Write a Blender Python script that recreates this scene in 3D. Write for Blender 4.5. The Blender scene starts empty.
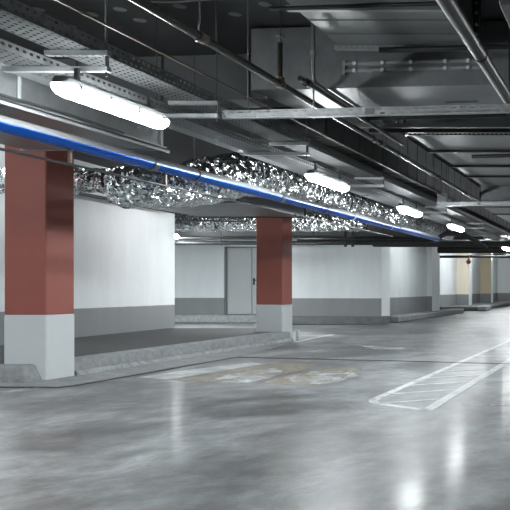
import bpy, math, random
from mathutils import Vector, Matrix, noise
random.seed(7)
S = bpy.context.scene
COL = S.collection
F, CX, HY, CH = 860.0, 628.0, 289.0, 1.05      # focal length in pixels, vanishing point, camera height

# ------------------------------------------------------------------ helpers
def ground(px, py, z=0.0):
    d = (CH - z) * F / (py - HY)
    return (-(CX - px) * d / F, d, z)

class MB:
    def __init__(s): s.v = []; s.f = []; s.m = []
    def _add(s, vs, fs, mi=0):
        o = len(s.v); s.v += [tuple(v) for v in vs]
        s.f += [tuple(i + o for i in f) for f in fs]; s.m += [mi] * len(fs)
    def box(s, x0, x1, y0, y1, z0, z1, mi=0, right_mi=None):
        vs = [(x, y, z) for z in (z0, z1) for y in (y0, y1) for x in (x0, x1)]
        s._add(vs, [(0, 2, 3, 1), (4, 5, 7, 6), (0, 1, 5, 4), (2, 6, 7, 3), (0, 4, 6, 2)], mi)
        s._add([vs[1], vs[3], vs[7], vs[5]], [(0, 1, 2, 3)], mi if right_mi is None else right_mi)
        return s
    def bbox(s, x0, x1, y0, y1, z0, z1, b=.01):
        """box with chamfered edges"""
        def ring(z, i):
            X0, X1, Y0, Y1 = x0 + i, x1 - i, y0 + i, y1 - i
            return [(X0 + b, Y0, z), (X1 - b, Y0, z), (X1, Y0 + b, z), (X1, Y1 - b, z), (X1 - b, Y1, z), (X0 + b, Y1, z), (X0, Y1 - b, z), (X0, Y0 + b, z)]
        return s.loft([ring(z0, b), ring(z0 + b, 0), ring(z1 - b, 0), ring(z1, b)])
    def loft(s, rings, cap=True, closed=True):
        n = len(rings[0]); vs = [p for r in rings for p in r]; fs = []
        for i in range(len(rings) - 1):
            for j in range(n if closed else n - 1):
                k = (j + 1) % n
                fs.append((i * n + j, i * n + k, (i + 1) * n + k, (i + 1) * n + j))
        if cap:
            fs.append(tuple(range(n - 1, -1, -1))); fs.append(tuple((len(rings) - 1) * n + j for j in range(n)))
        s._add(vs, fs); return s
    def tube(s, pts, r, n=12, cap=True):
        pts = [Vector(p) for p in pts]; rings = []
        up = None
        for i, p in enumerate(pts):
            a = pts[max(i - 1, 0)]; b = pts[min(i + 1, len(pts) - 1)]
            t = (b - a).normalized()
            if up is None:
                up = Vector((0, 0, 1)) if abs(t.z) < .9 else Vector((1, 0, 0))
            u = (up - t * up.dot(t)).normalized(); w = t.cross(u); up = u
            rr = r[i] if isinstance(r, (list, tuple)) else r
            rings.append([p + (u * math.cos(q) + w * math.sin(q)) * rr for q in [2 * math.pi * k / n for k in range(n)]])
        return s.loft(rings, cap)
    def prism(s, poly, y0, y1):
        """polygon in xz, swept along y"""
        return s.loft([[(x, y0, z) for x, z in poly], [(x, y1, z) for x, z in poly]])
    def slab(s, poly, z0, z1):
        return s.loft([[(x, y, z0) for x, y in poly], [(x, y, z1) for x, y in poly]])
    def build(s, name, mat, parent=None, smooth=False, local=False, loc=None):
        me = bpy.data.meshes.new(name)
        if parent is not None and not local: off = parent.location.copy()
        elif parent is not None: off = Vector((0, 0, 0))
        elif loc is not None: off = Vector(loc)
        else:
            xs, ys, zs = zip(*s.v); off = Vector(((min(xs) + max(xs)) / 2, (min(ys) + max(ys)) / 2, min(zs)))
        me.from_pydata([Vector(v) - off for v in s.v], [], s.f)
        mats = mat if isinstance(mat, (list, tuple)) else [mat]
        for m in mats: me.materials.append(m)
        for p, mi in zip(me.polygons, s.m): p.material_index = mi
        import bmesh
        bm = bmesh.new(); bm.from_mesh(me)
        bmesh.ops.remove_doubles(bm, verts=bm.verts, dist=1e-6)
        bmesh.ops.recalc_face_normals(bm, faces=bm.faces); bm.to_mesh(me); bm.free()
        if smooth:
            for p in me.polygons: p.use_smooth = True
            me.set_sharp_from_angle(angle=math.radians(40))
        o = bpy.data.objects.new(name, me); COL.objects.link(o)
        if parent is not None: o.parent = parent
        else: o.location = off
        return o

def tag(o, label, cat, group=None, kind=None):
    o['label'] = label; o['category'] = cat
    if group: o['group'] = group
    if kind: o['kind'] = kind
    return o
def thing(name, label, cat, loc, group=None, rz=0):
    o = bpy.data.objects.new(name, None); COL.objects.link(o)
    o.location = loc; o.rotation_euler = (0, 0, rz); o.empty_display_size = .1
    return tag(o, label, cat, group)
def struct(o): o['kind'] = 'structure'; return o
def dup(root, loc, label=None, rz=None):
    r = root.copy(); COL.objects.link(r); r.location = loc
    if rz is not None: r.rotation_euler = (0, 0, rz)
    if label: r['label'] = label
    for ch in list(root.children):
        c = ch.copy(); COL.objects.link(c); c.parent = r
        for g in list(ch.children):
            d = g.copy(); COL.objects.link(d); d.parent = c
    return r

# ------------------------------------------------------------------ materials
class NT:
    def __init__(s, name):
        s.m = bpy.data.materials.new(name); s.m.use_nodes = True
        s.t = s.m.node_tree; s.b = s.t.nodes['Principled BSDF']; s.out = s.t.nodes['Material Output']
    def n(s, typ, **kw):
        nd = s.t.nodes.new(typ)
        for k, v in kw.items(): setattr(nd, k, v)
        return nd
    def l(s, a, b): s.t.links.new(a, b)
    def setv(s, node, **kw):
        for k, v in kw.items(): node.inputs[k.replace('_', ' ')].default_value = v
        return node
    def math(s, op, a, b=None, c=None):
        nd = s.n('ShaderNodeMath', operation=op)
        for i, v in enumerate((a, b, c)):
            if v is None: continue
            if hasattr(v, 'links'): s.l(v, nd.inputs[i])
            else: nd.inputs[i].default_value = v
        return nd.outputs[0]
    def coord(s, which='Position'):
        if which == 'Position': return s.n('ShaderNodeNewGeometry').outputs['Position']
        return s.n('ShaderNodeTexCoord').outputs[which]
    def noise(s, vec, scale, detail=4, rough=.55, out='Fac', dist=0):
        nd = s.n('ShaderNodeTexNoise'); s.l(vec, nd.inputs['Vector'])
        nd.inputs['Scale'].default_value = scale; nd.inputs['Detail'].default_value = detail
        nd.inputs['Roughness'].default_value = rough; nd.inputs['Distortion'].default_value = dist
        return nd.outputs[out]
    def stretch(s, vec, sc):
        nd = s.n('ShaderNodeMapping'); s.l(vec, nd.inputs['Vector']); nd.inputs['Scale'].default_value = sc
        return nd.outputs[0]
    def ramp(s, fac, stops):
        nd = s.n('ShaderNodeValToRGB'); s.l(fac, nd.inputs[0]); e = nd.color_ramp.elements
        while len(e) < len(stops): e.new(.5)
        for k, (p, c) in enumerate(stops):
            e[k].position = p; e[k].color = (*c, 1) if len(c) == 3 else c
        return nd.outputs[0]
    def mix(s, fac, a, b, typ='MIX'):
        nd = s.n('ShaderNodeMix', data_type='RGBA', blend_type=typ)
        for sock, v in ((nd.inputs['Factor'], fac), (nd.inputs['A'], a), (nd.inputs['B'], b)):
            if hasattr(v, 'links'): s.l(v, sock)
            elif isinstance(v, (int, float)): sock.default_value = v
            else: sock.default_value = (*v, 1)
        return nd.outputs['Result']
    def bump(s, h, strength, dist=.01):
        nd = s.n('ShaderNodeBump'); s.l(h, nd.inputs['Height'])
        nd.inputs['Strength'].default_value = strength; nd.inputs['Distance'].default_value = dist
        s.l(nd.outputs[0], s.b.inputs['Normal']); return nd
def g(v, t=.0): return (v * (1 - t), v, v * (1 + t))
def gray(v): return (v * .955, v, v * 1.015)

def painted(name, col, rough=.55, var=.12, metal=0, scale=3, bump=.05, spec=.4):
    t = NT(name); p = t.coord()
    nz = t.noise(p, scale, 6, .6)
    c = t.mix(nz, tuple(x * (1 - var) for x in col), tuple(min(x * (1 + var), 1) for x in col))
    t.l(c, t.b.inputs['Base Color'])
    t.b.inputs['Roughness'].default_value = rough; t.b.inputs['Metallic'].default_value = metal
    t.b.inputs['Specular IOR Level'].default_value = spec
    if bump: t.bump(t.noise(p, 60, 3), bump, .004)
    return t.m
def two_tone(name, top, low, zline, rough=.6):
    """wall paint: a low band in one colour, the rest in another"""
    t = NT(name); p = t.coord()
    sp = t.n('ShaderNodeSeparateXYZ'); t.l(p, sp.inputs[0])
    wob = t.math('MULTIPLY', t.noise(p, 12, 2), .012)
    fac = t.math('GREATER_THAN', t.math('ADD', sp.outputs[2], wob), zline + .006)
    c = t.mix(fac, low, top)
    st = t.noise(t.stretch(p, (1.5, 1.5, .35)), 2, 5, .6)
    c = t.mix(t.ramp(st, [(.25, (.88,) * 3), (.75, (1.04,) * 3)]), (0, 0, 0), c) if False else t.mix(1.0, c, t.ramp(st, [(.25, (.88,) * 3), (.75, (1.0,) * 3)]), 'MULTIPLY')
    t.l(c, t.b.inputs['Base Color']); t.b.inputs['Roughness'].default_value = rough
    t.bump(t.noise(p, 45, 3), .06, .004)
    return t.m
def galvanised(name, v, rough=.42, metal=.75, stripe=None):
    t = NT(name); p = t.coord('Object')
    nz = t.noise(p, 9, 5, .65); big = t.noise(p, 1.3, 3)
    f = t.math('ADD', t.math('MULTIPLY', nz, .5), t.math('MULTIPLY', big, .5))
    c = t.ramp(f, [(.3, gray(v * .72)), (.7, gray(v * 1.2))])
    t.l(c, t.b.inputs['Base Color']); t.b.inputs['Metallic'].default_value = metal
    r = t.n('ShaderNodeMapRange'); t.l(nz, r.inputs[0]); r.inputs[3].default_value = rough - .1; r.inputs[4].default_value = rough + .15
    t.l(r.outputs[0], t.b.inputs['Roughness'])
    h = t.noise(p, 2.2, 2)
    t.bump(h, .25, .03)
    return t.m
def perforated(name, v, along, across, pu, pv, wu, wv, shift=.5, rough=.4):
    """sheet steel with staggered punched slots (object coordinates)"""
    t = NT(name); p = t.coord('Object')
    sp = t.n('ShaderNodeSeparateXYZ'); t.l(p, sp.inputs[0])
    u = t.math('DIVIDE', sp.outputs[along], pu)
    if across == 'both': w = t.math('DIVIDE', t.math('ADD', sp.outputs[0], sp.outputs[2]), pv)
    else: w = t.math('DIVIDE', sp.outputs[across], pv)
    row = t.math('FLOOR', w)
    u2 = t.math('ADD', u, t.math('MULTIPLY', row, shift))
    fu = t.math('ABSOLUTE', t.math('SUBTRACT', t.math('FRACT', u2), .5))
    fw = t.math('ABSOLUTE', t.math('SUBTRACT', t.math('FRACT', w), .5))
    hole = t.math('MULTIPLY', t.math('LESS_THAN', fu, wu / 2), t.math('LESS_THAN', fw, wv / 2))
    nz = t.noise(p, 14, 4)
    t.l(t.ramp(nz, [(.3, gray(v * .8)), (.7, gray(v * 1.1))]), t.b.inputs['Base Color'])
    t.b.inputs['Metallic'].default_value = .6; t.b.inputs['Roughness'].default_value = rough
    tr = t.n('ShaderNodeBsdfTransparent'); mx = t.n('ShaderNodeMixShader')
    t.l(hole, mx.inputs[0]); t.l(t.b.outputs[0], mx.inputs[1]); t.l(tr.outputs[0], mx.inputs[2])
    t.l(mx.outputs[0], t.out.inputs[0])
    return t.m
def make_foil(name, v=.75):
    t = NT(name); p = t.coord()
    vo = t.n('ShaderNodeTexVoronoi'); vo.inputs['Scale'].default_value = 33
    wv = t.n('ShaderNodeVectorMath', operation='MULTIPLY_ADD'); t.l(t.noise(p, 18, 2, out='Color'), wv.inputs[0])
    wv.inputs[1].default_value = (.05, .05, .05); t.l(p, wv.inputs[2]); t.l(wv.outputs[0], vo.inputs['Vector'])
    sb = t.n('ShaderNodeVectorMath', operation='SUBTRACT'); t.l(vo.outputs['Color'], sb.inputs[0]); sb.inputs[1].default_value = (.5, .5, .5)
    sc = t.n('ShaderNodeVectorMath', operation='MULTIPLY_ADD'); t.l(sb.outputs[0], sc.inputs[0]); sc.inputs[1].default_value = (1.5, 1.5, 1.5)
    gm = t.n('ShaderNodeNewGeometry'); t.l(gm.outputs['Normal'], sc.inputs[2])
    nm = t.n('ShaderNodeVectorMath', operation='NORMALIZE'); t.l(sc.outputs[0], nm.inputs[0]); t.l(nm.outputs[0], t.b.inputs['Normal'])
    t.l(t.ramp(t.noise(p, 6, 3), [(.3, gray(v * .75)), (.7, gray(v * 1.15))]), t.b.inputs['Base Color'])
    t.b.inputs['Metallic'].default_value = 1; t.b.inputs['Roughness'].default_value = .16
    return t.m
def make_floor():
    t = NT('polished_concrete'); p = t.coord()
    a = t.noise(t.stretch(p, (1, .6, 1)), .55, 9, .62, dist=.8)
    b = t.noise(t.stretch(p, (.8, .7, 1)), 1.3, 9, .66, dist=1.0)
    c = t.noise(t.stretch(p, (1, .6, 1)), 5, 10, .75)
    f = t.math('ADD', t.math('ADD', t.math('MULTIPLY', a, .40), t.math('MULTIPLY', b, .36)), t.math('MULTIPLY', c, .24))
    colr = t.ramp(f, [(.40, gray(.03)), (.455, gray(.085)), (.50, gray(.155)), (.55, gray(.255)), (.61, gray(.35))])
    vein = t.noise(t.stretch(p, (.8, 2.2, 1)), .9, 9, .7, dist=2.5)
    vm = t.ramp(t.math('ABSOLUTE', t.math('SUBTRACT', vein, .5)), [(.0, (.72,) * 3), (.012, (1,) * 3)])
    t.l(t.mix(.6, colr, t.mix(1.0, colr, vm, 'MULTIPLY')), t.b.inputs['Base Color'])
    r = t.n('ShaderNodeMapRange'); t.l(t.math('ADD', t.math('MULTIPLY', a, .5), t.math('MULTIPLY', b, .5)), r.inputs[0])
    r.inputs[1].default_value = .35; r.inputs[2].default_value = .65
    r.inputs[3].default_value = .34; r.inputs[4].default_value = .5
    t.l(r.outputs[0], t.b.inputs['Roughness'])
    t.b.inputs['Specular IOR Level'].default_value = .4
    t.b.inputs['Coat Weight'].default_value = .11; t.b.inputs['Coat Roughness'].default_value = .15
    t.bump(t.noise(p, 5, 5), .035, .02)
    return t.m
def worn_paint(name, col, cover=.5, scale=5, sx=(1, 1, 1), soft=.06, top=1.0):
    t = NT(name); p = t.coord()
    nz = t.noise(t.stretch(p, sx), scale, 8, .7, dist=.5)
    al = t.ramp(nz, [(1 - cover - soft, (0,) * 3), (1 - cover + soft, (top,) * 3)])
    t.b.inputs['Base Color'].default_value = (*col, 1); t.b.inputs['Roughness'].default_value = .45
    tr = t.n('ShaderNodeBsdfTransparent'); mx = t.n('ShaderNodeMixShader')
    t.l(al, mx.inputs[0]); t.l(tr.outputs[0], mx.inputs[1]); t.l(t.b.outputs[0], mx.inputs[2])
    t.l(mx.outputs[0], t.out.inputs[0])
    return t.m
def make_rough_concrete(name, v, dark=.6, scale=4, bump=.5):
    t = NT(name); p = t.coord()
    n1 = t.noise(p, scale, 8, .7); n2 = t.noise(p, scale * 7, 5, .7)
    f = t.math('ADD', t.math('MULTIPLY', n1, .65), t.math('MULTIPLY', n2, .35))
    t.l(t.ramp(f, [(.35, gray(v * dark)), (.62, gray(v * 1.1))]), t.b.inputs['Base Color'])
    t.b.inputs['Roughness'].default_value = .85
    t.bump(n2, bump, .015)
    return t.m
def make_lamp():
    t = NT('lit_diffuser')
    t.b.inputs['Base Color'].default_value = (.9, .92, .93, 1)
    t.b.inputs['Emission Color'].default_value = (.93, .98, 1.0, 1)
    t.b.inputs['Emission Strength'].default_value = LAMP
    return t.m

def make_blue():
    """blue pipe jacket with a greyer, duller upper side"""
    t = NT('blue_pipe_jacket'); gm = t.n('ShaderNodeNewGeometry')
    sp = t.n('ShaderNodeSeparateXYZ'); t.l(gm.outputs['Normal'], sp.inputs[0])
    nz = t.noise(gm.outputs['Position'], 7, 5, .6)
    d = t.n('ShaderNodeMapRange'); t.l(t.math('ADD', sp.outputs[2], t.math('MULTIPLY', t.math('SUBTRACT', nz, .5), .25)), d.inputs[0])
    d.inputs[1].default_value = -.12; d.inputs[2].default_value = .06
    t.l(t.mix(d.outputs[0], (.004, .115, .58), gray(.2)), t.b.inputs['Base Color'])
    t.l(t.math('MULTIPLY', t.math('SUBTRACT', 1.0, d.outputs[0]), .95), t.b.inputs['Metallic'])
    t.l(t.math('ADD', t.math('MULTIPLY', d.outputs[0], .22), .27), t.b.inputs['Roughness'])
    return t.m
LAMP = 17.0
WHITE = gray(.78); STRIPE = gray(.26); RED = (.30, .088, .068); PALE = gray(.62)
M = dict(
    floor=make_floor(),
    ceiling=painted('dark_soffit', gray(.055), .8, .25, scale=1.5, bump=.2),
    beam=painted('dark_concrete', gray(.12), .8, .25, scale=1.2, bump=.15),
    wall=two_tone('white_wall_grey_band', WHITE, STRIPE, .70),
    wall_far=two_tone('white_wall_grey_band_far', WHITE, STRIPE, .77),
    white=painted('white_paint', WHITE, .6, .04),
    beige=two_tone('beige_pier_paint', (.86, .77, .63), STRIPE, .77),
    tan=two_tone('tan_pier_paint', (.68, .57, .41), STRIPE, .77),
    red=painted('brick_red_paint', RED, .55, .10, scale=5),
    pale=painted('pale_grey_paint', PALE, .55, .05),
    door=painted('grey_door_paint', gray(.46), .45, .05),
    doorframe=painted('dark_grey_metal', gray(.17), .45, .08),
    black=painted('black_rubber', gray(.015), .45, .2),
    blackpipe=painted('black_insulation', gray(.022), .5, .3, bump=.1),
    darksteel=painted('dark_steel_paint', gray(.02), .3, .3, metal=.4),
    steel=painted('grey_steel', gray(.16), .35, .25, metal=.7, scale=10),
    rod=painted('threaded_rod_steel', gray(.09), .4, .3, metal=.7),
    bronze=painted('brown_conduit', (.10, .075, .055), .4, .2, metal=.3),
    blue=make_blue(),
    olive=painted('olive_steel_pipe', (.035, .037, .03), .22, .3, metal=.6),
    duct=galvanised('galvanised_sheet', .25, .33, .85),
    ductdark=galvanised('dull_galvanised_sheet', .06, .5, .4),
    ductpale=galvanised('pale_galvanised_sheet', .19, .38, .6),
    flange=galvanised('galvanised_flange', .3, .45, .5),
    foil=make_foil('crumpled_foil', .95),
    tray=perforated('perforated_tray_steel', .17, 1, 'both', .06, .042, .5, .42),
    crosstray=perforated('slotted_tray_steel', .34, 0, 2, .075, .031, .6, .42),
    strut=perforated('slotted_strut_steel', .5, 0, 2, .05, .2, .3, .09, 0),
    asphalt=make_rough_concrete('dark_asphalt', .072, .6, 6, .6),
    kerb=make_rough_concrete('worn_kerb_concrete', .46, .5, 9, .6),
    kerbmid=make_rough_concrete('grey_kerb_concrete', .33, .6, 9, .4),
    kerbdark=make_rough_concrete('dark_kerb_concrete', .16, .6, 5, .5),
    apron=make_rough_concrete('apron_concrete', .30, .65, 3, .3),
    joint=painted('rubber_joint', gray(.03), .6, .2),
    line=worn_paint('worn_white_paint', gray(.56), .68, 6, soft=.2),
    band=worn_paint('worn_pale_paint', gray(.62), .68, 3, (1, 1.3, 1), .3, .85),
    faintline=worn_paint('faint_white_paint', gray(.5), .56, 7, soft=.2),
    blot=worn_paint('worn_white_blot', gray(.62), .46, 3.2, (1, .75, 1), .12, .85),
    yellow=worn_paint('worn_yellow_paint', (.40, .365, .29), .55, 2, (1, 1.3, 1), .35, .6),
    lamp=make_lamp(),
    housing=painted('lamp_housing_grey', gray(.12), .45, .1),
    box=painted('pale_box_plastic', gray(.3), .5, .05),
    orange=painted('orange_valve_paint', (.5, .2, .06), .4, .1),
    washer=painted('pale_washer', gray(.22), .6, .1),
    dark_room=painted('dim_grey_wall', gray(.5), .8, .1),
)
H = lambda h: CH + h          # height above the camera -> world height
ZC = H(2.3)                   # ceiling

# ------------------------------------------------------------------ setting
struct(MB().box(-15, 9, -6, 62, -.3, 0).build('floor', M['floor'], loc=(0, 0, 0)))
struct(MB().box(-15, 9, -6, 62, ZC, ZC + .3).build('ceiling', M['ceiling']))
struct(MB().slab([(-8.1, -6), (-10.12, 19.2), (-10.4, 19.2), (-8.38, -6)], 0, ZC).build('wall_left', M['wall']))
struct(MB().box(-15.2, -15, -6, 62, 0, ZC).build('wall_outer', M['white']))
struct(MB().box(9, 9.2, -6, 62, 0, ZC).build('wall_right', M['dark_room']))
struct(MB().box(-15, 9, -6.2, -6, 0, ZC).build('wall_front', M['dark_room']))
# door wall
DX0, DX1, DZ = -12.82, -11.1, 2.40
w = MB(); w.box(-15, DX0, 27.3, 27.6, 0, ZC); w.box(DX1, -10.35, 27.3, 27.6, 0, ZC); w.box(DX0, DX1, 27.3, 27.6, DZ, ZC)
w.box(DX0, DX1, 27.42, 27.6, 0, .24)
struct(w.build('wall_door', M['wall_far']))
struct(MB().box(-10.35, -7.75, 26.05, 26.35, 0, ZC).build('wall_back', M['wall_far']))
struct(MB().box(-8.0, -7.72, 26.7, 33.0, 0, ZC).build('wall_side', M['wall_far']))
struct(MB().box(-9.4, -9.1, 34.3, 60, 0, ZC).build('wall_passage', M['wall_far']))
struct(MB().box(-15, 9, 60, 60.3, 0, ZC).build('wall_end', M['wall_far']))
# double door
d = bpy.data.objects.new('door_1', None); COL.objects.link(d); d.location = (-11.96, 27.4, .24); struct(d)
fr = MB(); fr.box(DX0, DX0 + .06, 27.33, 27.46, .24, DZ); fr.box(DX1 - .06, DX1, 27.33, 27.46, .24, DZ); fr.box(DX0, DX1, 27.33, 27.46, DZ - .05, DZ)
fr.build('door_frame', M['doorframe'], d)
for k, (a, b) in enumerate(((DX0 + .06, -11.985), (-11.965, DX1 - .06))):
    lf = MB().bbox(a, b, 27.38, 27.43, .25, DZ - .05, .006).build('door_leaf', M['door'], d)
    if k == 1:
        hd = MB(); hd.bbox(-11.93, -11.88, 27.365, 27.38, 1.18, 1.4, .004); hd.tube([(-11.905, 27.37, 1.33), (-11.905, 27.31, 1.33), (-11.78, 27.305, 1.33)], .013, 8)
        ho = hd.build('door_handle', M['black'], d)

# beam across the soffit
K = -.1          # cross direction of services in this hall: they run slightly towards the camera on the right
bm_ = thing('concrete_beam', 'dark concrete beam across the ceiling behind the pipes and rods, upper centre', 'beam', (-5.6, 8.6, H(1.86)), rz=math.atan(K))
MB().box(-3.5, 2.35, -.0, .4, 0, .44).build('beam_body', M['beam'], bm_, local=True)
sm = MB()
for x in (-1.9, -.9, .1, 1.0, 1.9): sm.box(x - .008, x + .008, -.012, 0, .0, .44)
sm.build('seam', M['blackpipe'], bm_, local=True)

# ------------------------------------------------------------------ columns
def column(label, x1, y0, sx, sy, zb):
    c = thing('column', label, 'column', (x1 - sx / 2, y0 + sy / 2, 0))
    MB().bbox(x1 - sx, x1, y0, y0 + sy, zb, ZC, .012).build('red_shaft', M['red'], c)
    MB().bbox(x1 - sx - .004, x1 + .004, y0 - .004, y0 + sy + .004, 0, zb, .012).build('painted_base', M['pale'], c)
    return c
column('near brick red square column with pale grey base, at the left edge', -6.63, 9.8, .48, .5, .755)
column('farther brick red square column with pale grey base, in front of the grey door', -6.95, 17.3, .53, .5, .735)

def pier(name, label, x0, x1, y0, y1, mat, zb=.2):
    o = MB().box(x0, x1, y0, y1, zb, ZC, 0, 1).build(name, [mat, M['white']])
    return tag(o, label, 'pillar')
pier('pillar', 'wide white pillar with grey lower band where the back wall turns', -8.24, -7.41, 25.85, 26.75, M['wall_far'], 0)
pier('pillar', 'white pillar with grey lower band at the end of the side wall', -8.1, -7.52, 33.0, 34.35, M['wall_far'])
pier('pillar', 'cream beige pillar with grey lower band in the far passage', -9.31, -8.46, 45.7, 46.6, M['beige'])
pier('pillar', 'tan pillar with grey lower band, farthest down the passage', -9.15, -8.44, 53.0, 53.8, M['tan'])

# ------------------------------------------------------------------ platforms and kerbs
PZ = .195
pf = thing('raised_platform', 'raised dark asphalt bay with worn concrete kerb between the two red columns', 'platform', (-8.3, 14.2, 0))
MB().slab([(-9.35, 9.8), (-6.95, 9.8), (-7.0, 17.5), (-7.6, 18.9), (-10.09, 18.9)], 0, PZ - .006).build('asphalt_top', M['asphalt'], pf)
# kerb along the lane: uneven, slightly battered face
kb = MB()
rings = []
for i in range(61):
    y = 10.32 + (17.28 - 10.32) * i / 60
    q = lambda s: noise.noise(Vector((y * 3, s, 0))) * .012
    x = -6.66 - .1 * (y - 10.3) / 7
    rings.append([(x - .30, y, 0), (x + .05 + q(1), y, 0), (x + .03 + q(2), y, .05 + q(3)), (x - .01 + q(2) * .5, y, .07), (x - .03 + q(4) * .3, y, PZ - .02), (x - .045, y, PZ), (x - .30, y, PZ)])
kb.loft(rings).build('kerb', M['kerbmid'], pf, smooth=True)
lp = MB(); rr_ = []
for i in range(121):
    y = 10.32 + 6.9 * i / 120; x = -6.66 - .1 * (y - 10.3) / 7
    q = lambda s: noise.noise(Vector((y * 5, s, 4))) * .02
    rr_.append([(x - .05, y, 0), (x + .06 + q(1), y, 0), (x + .055 + q(1), y, .03 + q(2)), (x + .03 + q(3), y, .062 + q(4)), (x - .05, y, .07)])
lp.loft(rr_).build('kerb_lip', M['kerb'], pf)
# kerb across the near end with a sloping end
kb = MB(); rings = []
for i in range(40):
    x = -9.3 + (-6.78 + 9.3) * i / 39
    q = lambda s: noise.noise(Vector((x * 3, s, 9))) * .01
    rings.append([(x, 9.52 + q(1), 0), (x, 9.55 + q(2), PZ * .6), (x, 9.57 + q(3), PZ - .015), (x, 9.59, PZ), (x, 9.8, PZ), (x, 9.8, 0)])
rings.append([(-6.665, 9.5, 0), (-6.70, 9.54, PZ * .55), (-6.745, 9.57, PZ - .03), (-6.75, 9.59, PZ - .015), (-6.75, 9.8, PZ - .015), (-6.665, 9.8, 0)])
kb.loft(rings).build('kerb_end', M['kerbmid'], pf)
ap = MB().slab([(-9.25, 9.28), (-6.1, 9.17), (-6.02, 9.3), (-6.03, 13.3), (-6.3, 15.3), (-6.62, 17.2), (-7.0, 17.2), (-7.0, 9.5), (-9.25, 9.5)], 0, .012)
tag(ap.build('apron_strip', M['apron']), 'flat pale concrete strip along the foot of the kerb', 'apron')
# joints in the floor
def strip(pts, w, z, mat, name, closed=False):
    b = MB()
    P = [Vector((p[0], p[1], 0)) for p in pts]
    L, R = [], []
    for i, p in enumerate(P):
        t = (P[min(i + 1, len(P) - 1)] - P[max(i - 1, 0)]).normalized(); nn = Vector((-t.y, t.x, 0)) * w / 2
        L.append(p + nn); R.append(p - nn)
    for i in range(len(P) - 1):
        vs = [(*v.xy, zz) for zz in (.0005, z) for v in (L[i], R[i], R[i + 1], L[i + 1])]
        b._add(vs, [(4, 5, 6, 7), (0, 3, 2, 1), (0, 1, 5, 4), (1, 2, 6, 5), (2, 3, 7, 6), (3, 0, 4, 7)])
    return b.build(name, mat)
tag(strip([(-9.2, 9.24), (-6.08, 9.13), (-5.99, 9.28), (-6.0, 11.2), (-6.01, 13.25)], .045, .006, M['joint'], 'floor_joint'), 'dark joint line in the floor along the kerb strip', 'floor joint')
tag(strip([ground(238, 357.3), ground(290, 358.7), ground(410, 361.3), ground(507, 364)], .07, .006, M['joint'], 'floor_joint'), 'dark joint line running right across the floor past the hatched marking', 'floor joint')
# back kerbs
tag(MB().bbox(-15, -10.5, 26.95, 27.3, 0, .235, .015).build('back_kerb', M['kerb']), 'grey concrete kerb below the grey double door', 'kerb')
tag(MB().bbox(-10.49, -7.2, 25.3, 26.05, 0, .235, .02).build('back_kerb', M['kerbdark']), 'dark kerb along the white back wall right of the far red column', 'kerb')
isl = thing('kerb_island', 'pale kerbed strip in front of the white side wall', 'kerb', (-7.5, 31, 0))
MB().bbox(-7.71, -7.15, 26.8, 37.5, 0, .2, .03).build('kerb_body', M['apron'], isl)
isl2 = thing('kerb_island', 'far kerbed island before the cream beige pillar, with pale end block', 'kerb', (-8, 42, 0))
MB().bbox(-9.09, -7.2, 41.2, 52, 0, .2, .03).build('kerb_body', M['kerbdark'], isl2)
MB().bbox(-7.2, -6.75, 41, 42.5, 0, .24, .05).build('end_block', M['kerb'], isl2)
tag(MB().bbox(-9.09, -6.9, 55, 59.9, 0, .2, .03).build('kerb_island', M['kerbdark']), 'farthest dark kerb island at the foot of the end wall', 'kerb')
# a short post at the far column
tag(MB().bbox(-6.86, -6.80, 17.75, 17.83, 0, .2, .01).build('corner_stub', M['pale']), 'small pale stub beside the base of the farther red column', 'post')

# ------------------------------------------------------------------ floor marking
hm = thing('hatched_marking', 'white hatched floor marking with a rounded end, right of centre', 'floor marking', (-2.05, 10, 0))
def mark(parent, pts, w, name, mat, z=.003):
    o = strip(pts, w, z, mat, name); o.parent = parent; o.location = o.location - parent.location; return o
mark(hm, [(-2.39, 24), (-2.41, 8.35), (-2.40, 8.1), (-2.34, 7.93), (-2.22, 7.82), (-1.74, 7.42)], .085, 'outline', M['line'])
mark(hm, [(-1.74, 7.38), (-1.74, 24)], .10, 'outline', M['line'])
for k in range(14):
    y = 7.85 + .76 * k
    mark(hm, [(-2.3 if k == 0 else -2.37, y), (-1.8, y + .35)], .08, 'hatch_line', M['line'] if k < 4 else M['faintline'])
tag(strip([ground(463, 404.5), ground(510, 405.5), ground(560, 406.6)], .06, .003, M['faintline'], 'bay_line'), 'thin faint white line right of the hatched marking', 'floor marking')
tag(strip([ground(292, 343), ground(312, 338.5), ground(333, 334.6)], .09, .003, M['line'], 'bay_line'), 'white line on the floor beside the farther red column', 'floor marking')
tag(strip([ground(1, 392.5), ground(20, 390), ground(38, 387.9)], .06, .003, M['faintline'], 'bay_line'), 'faint white line at the left edge before the near column', 'floor marking')
def blob(pix, mat, name, label, z=.004):
    pts = [ground(*p)[:2] for p in pix]
    tag(MB().slab(pts, .001, z).build(name, mat), label, 'floor marking')
blob([(137, 377.5), (185, 370.5), (252, 362.5), (262, 364), (215, 372), (165, 379.5)], M['band'], 'paint_patch', 'pale worn paint band on the floor along the kerb strip', .003)
blob([(170, 380), (222, 372), (270, 363.5), (318, 363), (300, 371), (262, 378), (205, 383)], M['yellow'], 'paint_patch', 'worn yellowish paint band on the floor between two white bands', .003)
blob([(203, 382), (232, 374), (272, 368), (283, 371), (268, 379), (240, 384)], M['blot'], 'paint_patch', 'flaking white paint patch right of the lamp reflection', .0045)
blob([(285, 378), (315, 371.5), (352, 371), (358, 376), (330, 384), (300, 385)], M['blot'], 'paint_patch', 'flaking white paint patch left of the hatched marking', .0045)
blob([(262, 383), (285, 376), (330, 368), (362, 369), (345, 379), (315, 387)], M['yellow'], 'paint_patch', 'stained yellowish patch under the right flaking white paint', .003)
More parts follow.
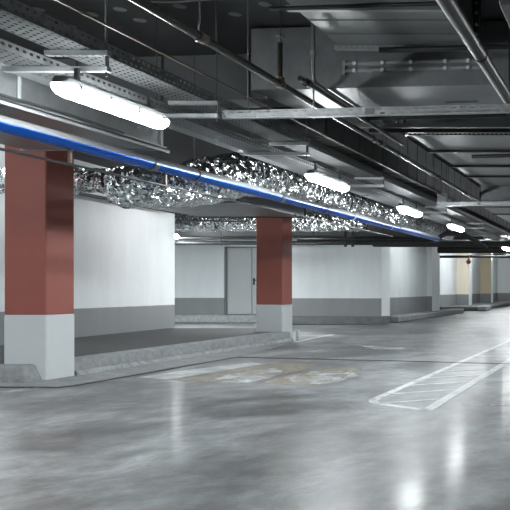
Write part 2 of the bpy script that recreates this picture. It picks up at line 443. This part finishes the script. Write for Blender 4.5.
blob([(358, 345.5), (372, 345), (388, 347.5), (408, 347.5), (405, 349.8), (376, 349.5)], M['blot'], 'paint_patch', 'small flaking white paint streak beyond the joint line', .0045)

# ------------------------------------------------------------------ lamps
def lamp_proto(name, label, loc, group, rz=0):
    t = thing(name, label, 'lamp', loc, group, rz)
    L = .58
    def prof(y, w, zt, zb):
        n = 14; pts = []
        for k in range(n + 1):
            a = math.pi * k / n
            pts.append((w * math.cos(a), y, zt - (zt - zb) * max(math.sin(a), 0) ** .75))
        return pts
    rings = []
    for y, sc in ((-L, .45), (-L + .012, .72), (-L + .035, .9), (-L + .08, 1), (0, 1), (L - .08, 1), (L - .035, .9), (L - .012, .72), (L, .45)):
        rings.append(prof(y, .058 * (.45 + .55 * sc), .018, .018 - .07 * sc))
    MB().loft(rings).build('diffuser', M['lamp'], t, smooth=True, local=True)
    hr = []
    for y, sc in ((-L - .015, .5), (-L + .01, .85), (-L + .05, 1), (L - .05, 1), (L - .01, .85), (L + .015, .5)):
        w = .04 * sc
        hr.append([(-w - .004, y, .019), (-w, y, .045 * sc + .015), (-w * .6, y, .062 * sc + .012), (w * .6, y, .062 * sc + .012), (w, y, .045 * sc + .015), (w + .004, y, .019)])
    MB().loft(hr).build('housing', M['housing'], t, smooth=True, local=True)
    for y in (-.46, -.16, .16, .46):
        for sx in (-1, 1):
            MB().box(sx * .060 - .004, sx * .060 + .004, y - .012, y + .012, -.012, .03).build('clip', M['steel'], t, local=True)
    for y in (-.4, .4):
        MB().box(-.012, .012, y - .012, y + .012, .065, .15).build('bracket', M['steel'], t, local=True)
    return t
LX = -3.37; LZ = H(1.2)
lab = ['nearest glowing batten lamp at upper left, under the perforated trays', 'second glowing batten lamp from the camera, above the far red column',
       'third glowing batten lamp from the camera, above the blue pipe', 'fourth glowing batten lamp from the camera, small, near the pipe elbow',
       'farthest lamp of the tray row, a small glow under the black trunking at right']
L0 = lamp_proto('batten_lamp', lab[0], (LX, 5.66, LZ), 'batten lamps in the row under the trays')
for k, y in enumerate((9.68, 13.3, 16.85, 25.6)):
    dup(L0, (LX if k < 3 else -3.62, y, LZ), lab[k + 1])
dup(L0, (LX, 1.9, LZ), 'batten lamp of the tray row outside the left of the view')
CZ = ZC - .15
for k, y in enumerate((1.5, 5, 8.5, 12, 15.5, 19, 23, 27, 32, 38, 45, 53)):  # unseen row, added to brighten the floor and the ceiling services
    o = dup(L0, (2.6, y, CZ), 'added fill lamp over the right lane beyond the picture'); o['group'] = 'added fill lamps over the right lane'
for lbl, x, y, z, rz in (('glowing ceiling lamp at the left edge, beside the near red column', -8.74, 11.95, CZ, 0),
                     ('added fill lamp over the asphalt bay hidden behind the foil duct', -7.7, 17.75, CZ, 0),  # added out of sight to light the bay and its wall
                     ('glowing lamp at the corner of the left wall under black pipes', -12.3, 23.4, H(1.44), 25),
                     ('added fill lamp right behind the farther red column', -7.96, 19.4, H(1.2), 0),  # added behind the column to brighten the back wall
                     ('added fill lamp hidden behind the far end of the white left wall', -13.3, 21.8, H(1.2), 0),  # added out of sight, lights the recess and door wall
                     ('added fill lamp behind the farther red column, before the back wall', -9.55, 23.0, H(1.12), 0),  # added too, more light for the walls at the back
                     ('added fill lamp behind the left wall end, before the grey door', -13.5, 24.0, H(1.2), 0),  # second added lamp for the door wall
                     ('added fill lamp over the asphalt bay, outside the left of the view', -8.0, 6.3, CZ, 90),  # added outside the view, fills the near column front and left wall
                     ('added fill lamp left of the near red column, outside the view', -6.7, 4.6, CZ, 0),  # added fill for the front face of the near column
                     ('added fill lamp beside the white side wall', -5.9, 29, CZ, 0),  # added to lift the walls at the far side
                     ('added fill lamp in the far passage before the cream beige pillar', -6.4, 40.3, CZ, 90),  # this and the four below are added to brighten the far passage
                     ('added fill lamp in the far passage close before the cream beige pillar', -7.6, 42.8, CZ, 90),
                     ('added fill lamp in the far passage right of the cream beige pillar', -5.5, 43.2, CZ, 90),
                     ('added fill lamp in the far passage beside the cream beige pillar', -6.9, 47.5, CZ, 90),
                     ('added fill lamp in the far passage before the end wall', -7.4, 55.5, CZ, 90)):
    o = dup(L0, (x, y, z), lbl, math.radians(rz)); o['group'] = 'batten lamps at the left and far side'
    if z < CZ:
        c_, s_ = math.cos(math.radians(rz)), math.sin(math.radians(rz))
        for q, w_ in ((-.4, 'left'), (.4, 'right')):
            tag(MB().tube([(x - s_ * q, y + c_ * q, z + .14), (x - s_ * q, y + c_ * q, ZC)], .006, 6).build('lamp_rod', M['rod']), w_ + ' rod holding the ' + lbl, 'rod')

# ------------------------------------------------------------------ trapeze hangers and cable trays
hg = thing('trapeze_hanger', 'nearest two armed tray hanger at upper left, above the first lamp', 'hanger', (-3.235, 5.33, H(1.345)), 'two armed tray hangers')
def arm(x0, x1, z0, mat=None):
    b = MB(); b.box(x0, x1, -.022, -.018, z0, z0 + .03); b.box(x0, x1, -.022, .022, z0, z0 + .003); b.box(x0, x1, .018, .022, z0, z0 + .03); b.box(x1 - .004, x1, -.022, .022, z0, z0 + .03); return b
arm(-.37, .02, .1).build('upper_arm', M['strut'], hg, local=True)
arm(-.63, .02, 0).build('lower_arm', M['strut'], hg, local=True)
MB().tube([(0, 0, -.03), (0, 0, ZC - H(1.345))], .006, 8).build('rod', M['rod'], hg, local=True)
MB().box(.008, .016, -.006, .006, .03, .1).build('end_link', M['steel'], hg, local=True)
hl = ['second tray hanger from the camera, beside the slotted cross tray', 'third tray hanger from the camera, left of the second lamp', 'tray hanger right of the second lamp, with a bright square end',
      'tray hanger right of the third lamp, below the grey box', 'tray hanger right of the fourth lamp', 'far tray hanger beyond the fourth lamp']
for y, l in zip((6.76, 8.66, 11.35, 15.3, 19.2, 23), hl): dup(hg, (-3.235, y, H(1.345)), l)

def tray(name, label, x0, x1, h, side, mat, y0, y1, lip=.012):
    t = thing(name, label, 'cable tray', ((x0 + x1) / 2, (y0 + y1) / 2, H(h)))
    MB().box(x0, x1, y0, y1, H(h), H(h) + .002).build('tray_bottom', mat, t)
    for x, s in ((x0, 1), (x1, -1)):
        b = MB(); b.box(x - .001, x + .001, y0, y1, H(h), H(h) + side); b.box(min(x, x + s * lip), max(x, x + s * lip), y0, y1, H(h) + side - .002, H(h) + side)
        b.build('tray_side', mat, t)
    return t
t1 = tray('cable_tray', 'upper perforated cable tray running away at the left, brightly lit near the first lamp', -3.56, -3.31, 1.478, .085, M['tray'], 2.5, 32)
t2 = tray('cable_tray', 'lower darker perforated cable tray running away just above the lamps', -3.82, -3.6, 1.378, .06, M['tray'], 2.5, 32)
cb = MB()
for k in range(5): cb.tube([(-3.53 + k * .035, y, H(1.478) + .014 + .004 * math.sin(y * 3 + k)) for y in [3 + j * .8 for j in range(36)]], .011, 6)
cb.build('cables', M['black'], t1)
cb = MB()
for k in range(4): cb.tube([(-3.79 + k * .04, y, H(1.378) + .014 + .004 * math.sin(y * 3 + k)) for y in [3 + j * .8 for j in range(36)]], .011, 6)
cb.build('cables', M['black'], t2)
# narrow plain channel left of the trays
ch = thing('cable_channel', 'narrow plain pale steel channel beside the lower tray', 'cable channel', (-3.98, 12, H(1.42)))
b = MB(); b.box(-4.06, -3.9, 2.5, 22, H(1.42), H(1.423)); b.box(-4.06, -4.055, 2.5, 22, H(1.42), H(1.47)); b.box(-3.905, -3.9, 2.5, 22, H(1.42), H(1.47))
b.build('channel_body', M['flange'], ch)
for y in range(3, 22, 2): MB().box(-4.065, -3.895, y, y + .06, H(1.412), H(1.42)).build('joint_cover', M['steel'], ch)

# cross trays
def cross_tray(label, h, a, b_, side, wid):
    a = Vector((*a, 0)); b_ = Vector((*b_, 0)); L = (b_ - a).length; rz = math.atan2(b_.y - a.y, b_.x - a.x)
    t = thing('cross_tray', label, 'cable tray', (a.x, a.y, H(h)), rz=rz)
    MB().box(0, L, 0, wid, 0, .002).build('tray_bottom', M['crosstray'], t, local=True)
    MB().box(0, L, -.001, .001, 0, side).build('tray_side', M['crosstray'], t, local=True)
    MB().box(0, L, wid - .001, wid + .001, 0, side).build('tray_side', M['crosstray'], t, local=True)
    MB().box(L * .44, L * .47, -.004, -.001, .005, side - .005).build('splice_plate', M['steel'], t, local=True)
    return t
cross_tray('pale slotted cable tray crossing the view from the second hanger to the right', 1.343, (-3.2, 6.78), (-.55, 6.49), .062, .05)
cross_tray('far dim cable tray crossing the view right of the grey box', 1.39, (-3.2, 14.35), (-1.6, 14.2), .06, .12)
rl = ['left thin rod holding the pale slotted cross tray', 'right thin rod holding the pale slotted cross tray, near the middle']
for l, x in zip(rl, (-3.02, -2.5)):
    tag(MB().tube([(x, 6.84, H(1.35)), (x, 6.84, ZC)], .006, 8).build('tray_rod', M['steel']), l, 'rod')
bx = thing('junction_box', 'small pale grey junction box above the third lamp', 'junction box', (-3.21, 14.85, H(1.49)))
MB().bbox(-3.28, -3.12, 14.8, 14.92, H(1.5), H(1.65), .012).build('box_body', M['box'], bx)
MB().bbox(-3.285, -3.115, 14.785, 14.8, H(1.495), H(1.655), .005).build('box_lid', M['box'], bx)

# ------------------------------------------------------------------ pipes
def pipe(name, label, pts, r, mat, cat='pipe', n=14, rings=(), ringmat=None, rr=1.25, rl=.05):
    t = thing(name, label, cat, pts[0])
    MB().tube(pts, r, n).build('pipe_body', mat, t, smooth=True)
    for y in rings:
        a = Vector(pts[0]); b = Vector(pts[-1]); f = (y - a.y) / (b.y - a.y); c = a.lerp(b, f); dr = (b - a).normalized()
        MB().tube([c - dr * rl / 2, c + dr * rl / 2], r * rr, n).build('coupling', ringmat or mat, t, smooth=True)
    return t
# blue pipe
BX, BH = -4.21, 1.11
bend = [(BX - .3 * (1 - math.cos(a)), 19.0 + .3 * math.sin(a), H(BH)) for a in [math.pi / 2 * k / 8 for k in range(1, 9)]]
bp = thing('blue_pipe', 'thick bright blue pipe running away from the left edge below the lamps', 'pipe', (BX, 3, H(BH)))
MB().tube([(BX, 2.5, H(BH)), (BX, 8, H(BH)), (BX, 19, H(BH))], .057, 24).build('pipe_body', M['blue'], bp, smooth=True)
MB().tube([(BX, 19, H(BH))] + bend + [(BX - 3.2, 19.3, H(BH))], .057, 18).build('elbow', M['darksteel'], bp, smooth=True)
for y in (7.6, 10.4, 13.1, 15.2):
    MB().tube([(BX, y - .035, H(BH)), (BX, y + .035, H(BH))], .064, 20).build('coupling', M['steel'], bp, smooth=True)
def clevis(label, x, y, h, r, group, top=None):
    t = thing('pipe_hanger', label, 'hanger', (x, y, H(h)), group)
    ring = [(x + (r + .006) * math.cos(a), y, H(h) + (r + .006) * math.sin(a)) for a in [math.radians(70 - 320 * k / 16) for k in range(17)]]
    MB().tube(ring + [(x - .004, y, H(h) + r + .07)], .006, 6).build('loop', M['steel'], t)
    MB().tube([(x, y, H(h) + r + .05), (x, y, top or ZC)], .005, 6).build('rod', M['rod'], t)
DB = H(1.225)
clevis('steel loop hanger on the blue pipe left of the foil duct bulge', BX, 6.9 + 1.45, BH, .057, 'loop hangers on the blue pipe')
clevis('steel loop hanger on the blue pipe right of the far red column', BX, 11.9, BH, .057, 'loop hangers on the blue pipe')
clevis('steel loop hanger on the far end of the blue pipe', BX, 15.7, BH, .057, 'loop hangers on the blue pipe')
clevis('steel loop hanger under the duct on the near blue pipe', BX, 5.2, BH, .057, 'loop hangers on the blue pipe', DB)
# thin dark pipe below it
TX, TH = -4.25, .948
pipe('thin_pipe', 'thin dark pipe running just below the blue pipe across the near column', [(TX, 3, H(TH)), (TX, 15.5, H(TH))], .011, M['darksteel'], rings=(5.6, 8.4, 11), rr=1.6)
for k, y in enumerate((6.55, 7.9)):
    t = thing('pipe_clip', ['small clip holding the thin dark pipe in front of the near column', 'small clip holding the thin dark pipe right of the near column'][k], 'clip', (TX, y, H(TH)))
    MB().box(TX - .01, TX + .01, y - .01, y + .01, H(TH) + .01, H(BH) - .05).build('strap', M['bronze'], t)
# brown conduit
pipe('conduit', 'thin brownish conduit sloping across the upper left above the trays', [(-3.16, 3.5, H(1.6)), (-3.16, 8.3, H(1.6)), (-3.16, 24, H(1.6))], .0085, M['bronze'], n=8, rings=(5.0, 6.6, 9, 12), rr=1.5)
# olive steel pipe
OX, OH = -2.63, 1.55
pipe('steel_pipe', 'dark steel pipe crossing diagonally from top left to the right edge', [(OX, 3.5, H(OH)), (OX, 10, H(OH)), (OX, 26, H(OH))], .026, M['olive'], rings=(5.3, 6.5, 8.9, 9.15, 12, 14), rr=1.25, rl=.09, ringmat=M['bronze'])
pipe('steel_pipe', 'short black pipe beside the diagonal steel pipe under the cross duct', [(-2.46, 6.45, H(1.58)), (-2.46, 9.4, H(1.58))], .02, M['darksteel'], rings=(6.6,), rr=1.6)
clevis('grey hook hanger on the diagonal steel pipe at top left', OX, 5.28, OH, .026, 'hangers on the diagonal steel pipe')
for l, y in (('hanger of the diagonal steel pipe just left of the far duct flange', 9.83), ('hanger of the diagonal steel pipe under the far duct', 11.6), ('far hanger of the diagonal steel pipe near its right end', 14.1)):
    clevis(l, OX, y, OH, .026, 'hangers on the diagonal steel pipe')
dp = thing('drop_pipe', 'short vertical pipe with fittings standing on the diagonal steel pipe', 'pipe', (OX, 6.5, H(OH)))
MB().tube([(OX, 6.5, H(OH)), (OX, 6.5, H(1.86))], .019, 12).build('pipe_body', M['olive'], dp, smooth=True)
MB().tube([(OX, 6.5, H(OH) - .03), (OX, 6.5, H(OH) + .05)], .032, 12).build('fitting', M['bronze'], dp, smooth=True)
MB().tube([(OX, 6.5, H(1.86)), (OX, 6.5, H(1.92))], .012, 10).build('fitting', M['steel'], dp, smooth=True)
MB().tube([(OX, 6.5, H(1.9)), (OX, 6.5, ZC)], .005, 6).build('rod', M['rod'], dp)
MB().bbox(OX - .02, OX + .02, 6.46, 6.54, H(1.9), H(1.93), .004).build('fitting', M['steel'], dp)
# big steep pipe
pipe('large_pipe', 'large dark pipe dropping steeply through the upper right corner', [(-1.035, 3.0, H(1.64)), (-1.035, 8, H(1.64)), (-1.035, 12.5, H(1.64))], .05, M['darksteel'], rings=(6.05, 9.5), rr=1.12, rl=.08)
# vertical pipe that turns away under the cross duct
vp = [(-2.6, 7.1, ZC), (-2.6, 7.1, H(1.78))] + [(-2.6, 7.1 + .07 * (1 - math.cos(a)), H(1.78) - .07 * math.sin(a)) for a in [math.pi / 2 * k / 6 for k in range(1, 7)]] + [(-2.6, 9.3, H(1.71))]
t = thing('vertical_pipe', 'grey vertical pipe that bends away beneath the cross duct', 'pipe', (-2.6, 7.1, H(1.71)))
MB().tube(vp, .017, 10).build('pipe_body', M['steel'], t, smooth=True)
MB().tube([(-2.6, 7.1, H(1.93)), (-2.6, 7.1, H(1.965))], .026, 10).build('coupling', M['washer'], t, smooth=True)
# thin cable at the top
pipe('sagging_cable', 'thin cable sagging along the ceiling at the top edge', [(-5.0, 6.4, H(2.27)), (-4.2, 6.35, H(2.2)), (-3.5, 6.3, H(2.105)), (-3.3, 6.28, H(2.095)), (-2.9, 6.2, H(2.1)), (-2.4, 6.15, H(2.15))], .009, M['steel'], 'cable', 8)

# ------------------------------------------------------------------ ducts
def duct(name, label, x0, x1, y0, y1, h0, h1, mat, flanges=(), fm=None, fw=.03, ft=.04, seams=(), rz=0, loc=None):
    t = thing(name, label, 'duct', ((x0 + x1) / 2, (y0 + y1) / 2, H(h0)))
    MB().bbox(x0, x1, y0, y1, H(h0), H(h1), .006).build('duct_body', mat, t)
    for y in flanges:
        b = MB(); z0, z1 = H(h0), H(h1)
        b.box(x0 - fw, x1 + fw, y - ft / 2, y + ft / 2, z0 - fw, z0); b.box(x0 - fw, x0, y - ft / 2, y + ft / 2, z0, z1); b.box(x1, x1 + fw, y - ft / 2, y + ft / 2, z0, z1)
        b.build('flange', fm or M['flange'], t)
    return t
# left long duct
D = duct('supply_duct', 'long shiny rectangular duct above the blue pipe at the left', -5.35, -4.13, 2.2, 7.65, 1.235, 1.455, M['duct'], (5.82, 7.6), M['flange'], .012, .035)
b = MB(); b.box(-4.13, -4.075, 2.2, 7.65, H(1.235) - .008, H(1.235)); b.box(-4.08, -4.075, 2.2, 7.65, H(1.235) - .03, H(1.235)); b.box(-4.13, -4.1, 2.2, 7.65, H(1.25), H(1.262))
b.build('lower_rail', M['flange'], D)
b = MB(); b.box(-4.13, -4.08, 2.2, 7.65, H(1.448), H(1.46)); b.build('upper_rail', M['flange'], D)
for y in (7.25, 7.45):
    MB().tube([(-4.13, y, H(1.36)), (-4.11, y, H(1.36))], .012, 8).build('bolt', M['washer'], D, smooth=True)
pipe('black_cable', 'black cable lying along the lower rail of the long left duct', [(-4.05, 4.9, H(1.262)), (-4.05, 5.6, H(1.255)), (-4.05, 6.3, H(1.265)), (-4.05, 6.9, H(1.25))], .01, M['black'], 'cable', 8)
# tall dull duct running away in the middle
duct('ribbed_duct', 'tall dull grey ribbed duct running away above the lamp row', -4.14, -3.31, 9.4, 33, 1.66, 2.27, M['ductdark'], [9.45 + .58 * k for k in range(40)], M['ductdark'], .007, .025)
# cross duct
P = thing('cross_duct', 'broad dull steel duct crossing below the beam at upper centre', 'duct', (-2.2, 7.4, H(1.735)), rz=math.atan(K))
MB().bbox(-1.1, 1.2, 0, 1.05, 0, .54, .006).build('duct_body', M['ductpale'], P, local=True)
b = MB(); b.box(-.24, .95, -.02, 0, .13, .155); b.box(-.24, .95, -.02, 0, .19, .215); b.box(-.26, -.235, -.022, 0, .11, .23)
b.build('stiffener', M['flange'], P, local=True)
for x in (-.15, .1, .35, .65, .85):
    for z in (.142, .202): MB().tube([(x, -.035, z), (x, -.018, z)], .017, 8).build('bolt', M['pale'], P, smooth=True, local=True)
b = MB(); b.box(.45, .75, .62, .66, -.012, 0); b.build('label_plate', M['steel'], P, local=True)
# upper near duct
N = thing('upper_duct', 'pale sheet steel duct at the top right, higher than the cross duct', 'duct', (-1.8, 5.4, H(2.0)))
MB().bbox(-2.38, -1.27, 3.5, 7.15, H(2.0), H(2.28), .006).build('duct_body', M['ductpale'], N)
for y in (3.9, 4.5, 5.3, 6.45, 6.8): MB().bbox(-2.37, -1.28, y - .06, y + .06, H(1.994), H(2.0), .003).build('pressed_rib', M['ductpale'], N)
for y in (6.08, 7.08):
    MB().box(-2.41, -1.24, y - .025, y + .025, H(1.965), H(2.0)).build('flange', M['flange'], N)
def rivets(root, x0, dx, n, y, z):
    fl = [c for c in root.children if c.name.startswith('flange')][-1] if root is N else [c for c in root.children if c.name.startswith('flange')][0]
    r0 = MB().bbox(-.009, .009, -.006, 0, -.008, .008, .003).build('rivet', M['washer'], fl, local=True)
    for k in range(n):
        r = r0 if k == 0 else r0.copy()
        if k: COL.objects.link(r); r.parent = fl
        r.location = Vector((x0 + k * dx, y, z)) - root.location
rivets(N, -2.36, .045, 25, 7.055, H(1.985))
pipe('short_pipe', 'short black capped pipe under the upper right duct', [(-1.98, 6.86, H(1.905)), (-1.55, 6.82, H(1.905)), (-1.1, 6.78, H(1.905))], .023, M['black'])
tag(MB().tube([(-2.5, 6.0, H(1.955)), (-1.2, 5.88, H(1.955))], .016, 10).build('cross_pipe', M['darksteel'], smooth=True), 'dark thin pipe crossing under the upper duct at the top edge', 'pipe')
# far ducts
J = duct('far_duct', 'pale flat duct receding at the right beyond the slotted cross tray', -2.44, -.5, 9.45, 14.4, 1.725, 2.0, M['ductpale'], (9.5, 10.7, 12.0, 13.1), M['darksteel'], .03, .07)
rivets(J, -2.42, .05, 38, 9.465, H(1.71))
duct('lower_duct', 'lower grey duct end hanging behind the far flat duct at the right', -2.5, -.6, 14.6, 18, 1.40, 1.78, M['ductpale'], (14.62, 16), M['ductdark'], .02, .05)
for l, y, h, m, r in (('dark cross pipe just beyond the slotted cross tray', 8.15, 1.615, 'darksteel', .02), ('dark pipe crossing under the far flat duct', 10.75, 1.655, 'black', .024)):
    tag(MB().tube([(-2.55 if r < .022 else -1.95, y, H(h)), (-1.13, y - .15, H(h))], r, 10).build('cross_pipe', M[m], smooth=True), l, 'pipe')
for l, y, h in (('grey cross channel nearest under the ducts at right', 8.75, 1.64), ('dark cross channel before the far flat duct', 9.15, 1.66)):
    b = MB().box(-2.75, -.55, y - .02, y + .02, H(h), H(h) + .045)
    tag(b.build('cross_channel', M['steel' if h < 1.65 else 'darksteel']), l, 'channel')
# right duct and strut
duct('right_duct', 'dull duct cut by the right edge of the view behind the large pipe', -.84, .4, 5.6, 9.3, 1.85, 2.25, M['ductpale'], (6.3, 7.5, 9), M['ductdark'], .02, .05)
t = thing('strut_post', 'bolted vertical strut beside the large steep pipe at top right', 'strut', (-1.13, 6.4, H(1.85)))
b = MB(); b.box(-1.16, -1.15, 6.38, 6.43, H(1.85), ZC); b.box(-1.11, -1.1, 6.38, 6.43, H(1.85), ZC); b.box(-1.16, -1.1, 6.42, 6.43, H(1.85), ZC); b.build('strut_body', M['darksteel'], t)
for h in (1.9, 1.97, 2.06, 2.13): MB().tube([(-1.13, 6.405, H(h)), (-1.13, 6.42, H(h))], .012, 8).build('bolt', M['washer'], t, smooth=True)
tag(MB().tube([(-1.06, 6.2, H(1.745)), (-.3, 6.2, H(1.745))], .018, 10).build('cross_pipe', M['black'], smooth=True), 'short black pipe at the right edge beside the large steep pipe', 'pipe')

# ------------------------------------------------------------------ foil ducts
def smooth_path(pts, n):
    out = []
    P = [pts[0]] + pts + [pts[-1]]
    for i in range(1, len(P) - 2):
        for k in range(n):
            t = k / n; a, b, c, d = P[i - 1], P[i], P[i + 1], P[i + 2]
            out.append(tuple(.5 * ((2 * b[j]) + (-a[j] + c[j]) * t + (2 * a[j] - 5 * b[j] + 4 * c[j] - d[j]) * t * t + (-a[j] + 3 * b[j] - 3 * c[j] + d[j]) * t ** 3) for j in range(4)))
    out.append(tuple(pts[-1])); return out
def foil_duct(label, pts, n, group, strap_every=14):
    path = smooth_path(pts, n)
    t = thing('foil_duct', label, 'duct', path[len(path) // 2][:3], group)
    seg = 64; rings = []; up = Vector((0, 0, 1)); C = []
    for i, p in enumerate(path):
        a = Vector(path[max(i - 1, 0)][:3]); b = Vector(path[min(i + 1, len(path) - 1)][:3]); T = (b - a).normalized()
        u = (up - T * up.dot(T)).normalized(); w = T.cross(u); c = Vector(p[:3])
        ph = (i % strap_every) / strap_every
        bulge = 1 - .09 * (abs(2 * ph - 1) ** 6)
        ring = []
        for k in range(seg):
            q = 2 * math.pi * k / seg; dr = u * math.cos(q) + w * math.sin(q)
            v = c + dr * p[3]
            nz = noise.noise(v * 7) * .02 + noise.noise(v * 17) * .016 + noise.noise(v * 3.1) * .02 + random.uniform(-.0045, .0045)
            ring.append(c + dr * (p[3] * bulge + nz))
        rings.append(ring); C.append((c, T, p[3]))
    MB().loft(rings).build('foil_skin', M['foil'], t, smooth=False)
    for p in t.children[0].data.polygons: p.use_smooth = False
    for i in range(strap_every, len(path) - 2, strap_every):
        c, T, r = C[i]
        if c.y < 9.6 and c.x > -6: continue      # no bands on the tight bend
        MB().tube([c - T * .008, c + T * .008], r * .945, 28, True).build('strap', M['darksteel'], t, smooth=True)
    return t
h = H
foil_duct('crumpled silver foil duct that bulges below the blue pipe and runs on behind the lamps',
          [(-8.8, 11.6, h(1.45), .17), (-7.4, 11.25, h(1.42), .165), (-6.55, 11.2, h(1.42), .165), (-5.8, 10.35, h(1.32), .165), (-5.3, 9.2, h(1.12), .175), (-4.93, 8.5, h(1.0), .19), (-4.7, 8.4, h(.99), .2), (-4.64, 8.85, h(1.05), .215),
           (-4.62, 9.5, h(1.2), .25), (-4.6, 10.4, h(1.38), .26), (-4.6, 11.4, h(1.41), .23), (-4.6, 13.5, h(1.40), .2), (-4.6, 17, h(1.42), .17), (-4.6, 22, h(1.42), .17)], 36, 'silver foil ducts', 20)
foil_duct('crumpled silver foil duct crossing straight behind the far red column', [(-12.6, 20.6, h(1.6), .23), (-11, 20.5, h(1.6), .22), (-9, 20.4, h(1.6), .23), (-7.4, 20.4, h(1.58), .22), (-6.2, 20.3, h(1.58), .2)], 55, 'silver foil ducts', 30)
# flat duct behind the bulge
duct('short_duct', 'dull flat duct above the foil bulge, left of the far red column', -7.4, -5.6, 12.2, 15, 1.25, 1.5, M['duct'], (12.3, 14.9), M['ductdark'], .015, .05)

# ------------------------------------------------------------------ pipes at the back
bk = thing('black_pipe', 'upper black pipe running along the back wall above the door', 'pipe', (-9, 24, H(1.43)))
MB().tube([(-14.6, 24, H(1.43)), (-7.5, 24, H(1.42)), (-4.0, 24, H(1.42))], .045, 14).build('pipe_body', M['blackpipe'], bk, smooth=True)
bk = thing('black_pipe', 'lower black pipe running along the back wall above the door', 'pipe', (-9, 24, H(1.29)))
MB().tube([(-14.6, 24.05, H(1.29)), (-7.5, 24.05, H(1.285)), (-4.0, 24.05, H(1.285))], .055, 14).build('pipe_body', M['blackpipe'], bk, smooth=True)
for l, x in (('left black bracket on the back pipes right of the far column', -7.85), ('right black bracket on the back pipes right of the far column', -7.65)):
    tag(MB().bbox(x - .035, x + .035, 23.86, 23.93, H(1.17), H(1.64), .01).build('pipe_bracket', M['black']), l, 'bracket')
for l, x in (('thin rod holding the back pipes left of the far column', -11.3), ('thin rod holding the back pipes just right of the far column', -8.75)):
    tag(MB().tube([(x, 23.9, H(1.2)), (x, 23.9, ZC)], .012, 8).build('pipe_rod', M['black']), l, 'rod')
tag(MB().bbox(-7.2, -1, 24.2, 24.42, H(1.19), H(1.35), .02).build('trunking', M['blackpipe']), 'long black trunking above the white pillar where the back wall turns', 'trunking')
tag(MB().tube([(-7.4, 33.5, H(1.52)), (-2, 33.2, H(1.52))], .13, 16).build('black_pipe', M['blackpipe'], smooth=True), 'thick black insulated pipe crossing above the far passage', 'pipe')
tag(MB().tube([(-9.0, 40.5, H(1.52)), (-3, 40.2, H(1.52))], .06, 12).build('black_pipe', M['blackpipe'], smooth=True), 'thinner black pipe crossing before the cream beige pillar', 'pipe')
tag(MB().tube([(-6.3, 38, H(1.85)), (-3, 38, H(1.85))], .16, 14).build('foil_pipe', M['duct'], smooth=True), 'grey insulated pipe high over the far passage', 'pipe')
v = thing('valve', 'small orange valve under the pipes before the cream beige pillar', 'valve', (-7.42, 40.0, H(1.2)))
MB().tube([(-7.42, 40.1, H(1.2)), (-7.42, 40.1, H(1.5))], .05, 10).build('valve_body', M['orange'], v, smooth=True)
MB().tube([(-7.42, 39.98, H(1.26)), (-7.42, 40.02, H(1.26))], .11, 14).build('hand_wheel', M['orange'], v, smooth=True)
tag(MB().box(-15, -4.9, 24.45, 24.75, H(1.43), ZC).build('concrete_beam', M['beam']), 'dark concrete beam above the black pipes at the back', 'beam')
tag(MB().tube([(-9.2, 10.6, H(1.66)), (-9.72, 16, H(1.68)), (-9.98, 19.0, H(1.69))], .035, 12).build('wall_pipe', M['blackpipe'], smooth=True), 'black pipe running along the top of the white left wall', 'pipe')
# black elbow pipe near the fourth lamp
ep = [(-4.35, 19.6, H(1.05))] + [(-4.05 - .3 * math.cos(a), 19.6, H(1.05) + .22 * math.sin(a)) for a in [math.pi * k / 12 for k in range(1, 7)]] + [(-3.75, 19.75, H(1.24)), (-3.4, 20.6, H(1.0))]
tag(MB().tube(ep, .055, 12).build('elbow_pipe', M['blackpipe'], smooth=True), 'black bent pipe just below the fourth lamp', 'pipe')
# thin black trapeze over the bay
tz = thing('pipe_support', 'thin black support frame before the crossing foil duct', 'support', (-9.3, 19.0, H(1.4)))
for z in (1.5, 1.62, 1.7):
    MB().tube([(-9.85, 18.8 if z != 1.62 else 19.6, H(z)), (-7.9 if z != 1.62 else -9.0, 17.8, H(z) - .1)], .016, 8).build('bar', M['blackpipe'], tz)
for x in (-9.7, -8.6): MB().tube([(x, 18.5, H(1.4)), (x, 18.5, ZC)], .01, 8).build('rod', M['blackpipe'], tz)

# round fixings on the soffit
wp = [(38, 9), (70, 26), (120, 9), (140, 20), (92, 14), (235, 14), (265, 4), (180, 6)]
w0 = None
for k, (px, py) in enumerate(wp):
    d = 2.3 * F / (HY - py); x = -(CX - px) * d / F
    if x > -2.6 and d > 6: pass
    if w0 is None:
        w0 = MB().tube([(0, 0, -.006), (0, 0, 0)], .05, 16).build('ceiling_washer', M['washer'], loc=(0, 0, 0)); o = w0
        tag(o, 'round pale fixing disc on the dark ceiling', 'disc', 'round fixing discs on the ceiling')
    else:
        o = w0.copy(); COL.objects.link(o)
    o.location = (x, d, ZC)
# more rods
for l, x, y, hh in (('thin rod from the ceiling to the long left duct near its end', -4.0, 7.3, 1.455), ('thin rod standing beside the ribbed duct', -3.2, 10.4, 1.6)):
    tag(MB().tube([(x, y, H(hh)), (x, y, ZC)], .005, 6).build('thin_rod', M['rod']), l, 'rod')

# ------------------------------------------------------------------ world, camera, view
W = bpy.data.worlds.new('World'); S.world = W; W.use_nodes = True
W.node_tree.nodes['Background'].inputs[0].default_value = (.5, .53, .55, 1); W.node_tree.nodes['Background'].inputs[1].default_value = .05
cam = bpy.data.cameras.new('camera'); co = bpy.data.objects.new('camera', cam); COL.objects.link(co)
co.location = (0, 0, CH); co.rotation_euler = (math.pi / 2, 0, 0)
cam.sensor_fit = 'HORIZONTAL'; cam.sensor_width = 36; cam.lens = F / 510 * 36
cam.shift_x = (255 - CX) / 510; cam.shift_y = (HY - 255) / 510
cam.clip_start = .1; cam.clip_end = 200
S.camera = co
S.view_settings.view_transform = 'Standard'; S.view_settings.look = 'None'
S.view_settings.exposure = 3.05; S.view_settings.gamma = 1; S.view_settings.use_curve_mapping = False
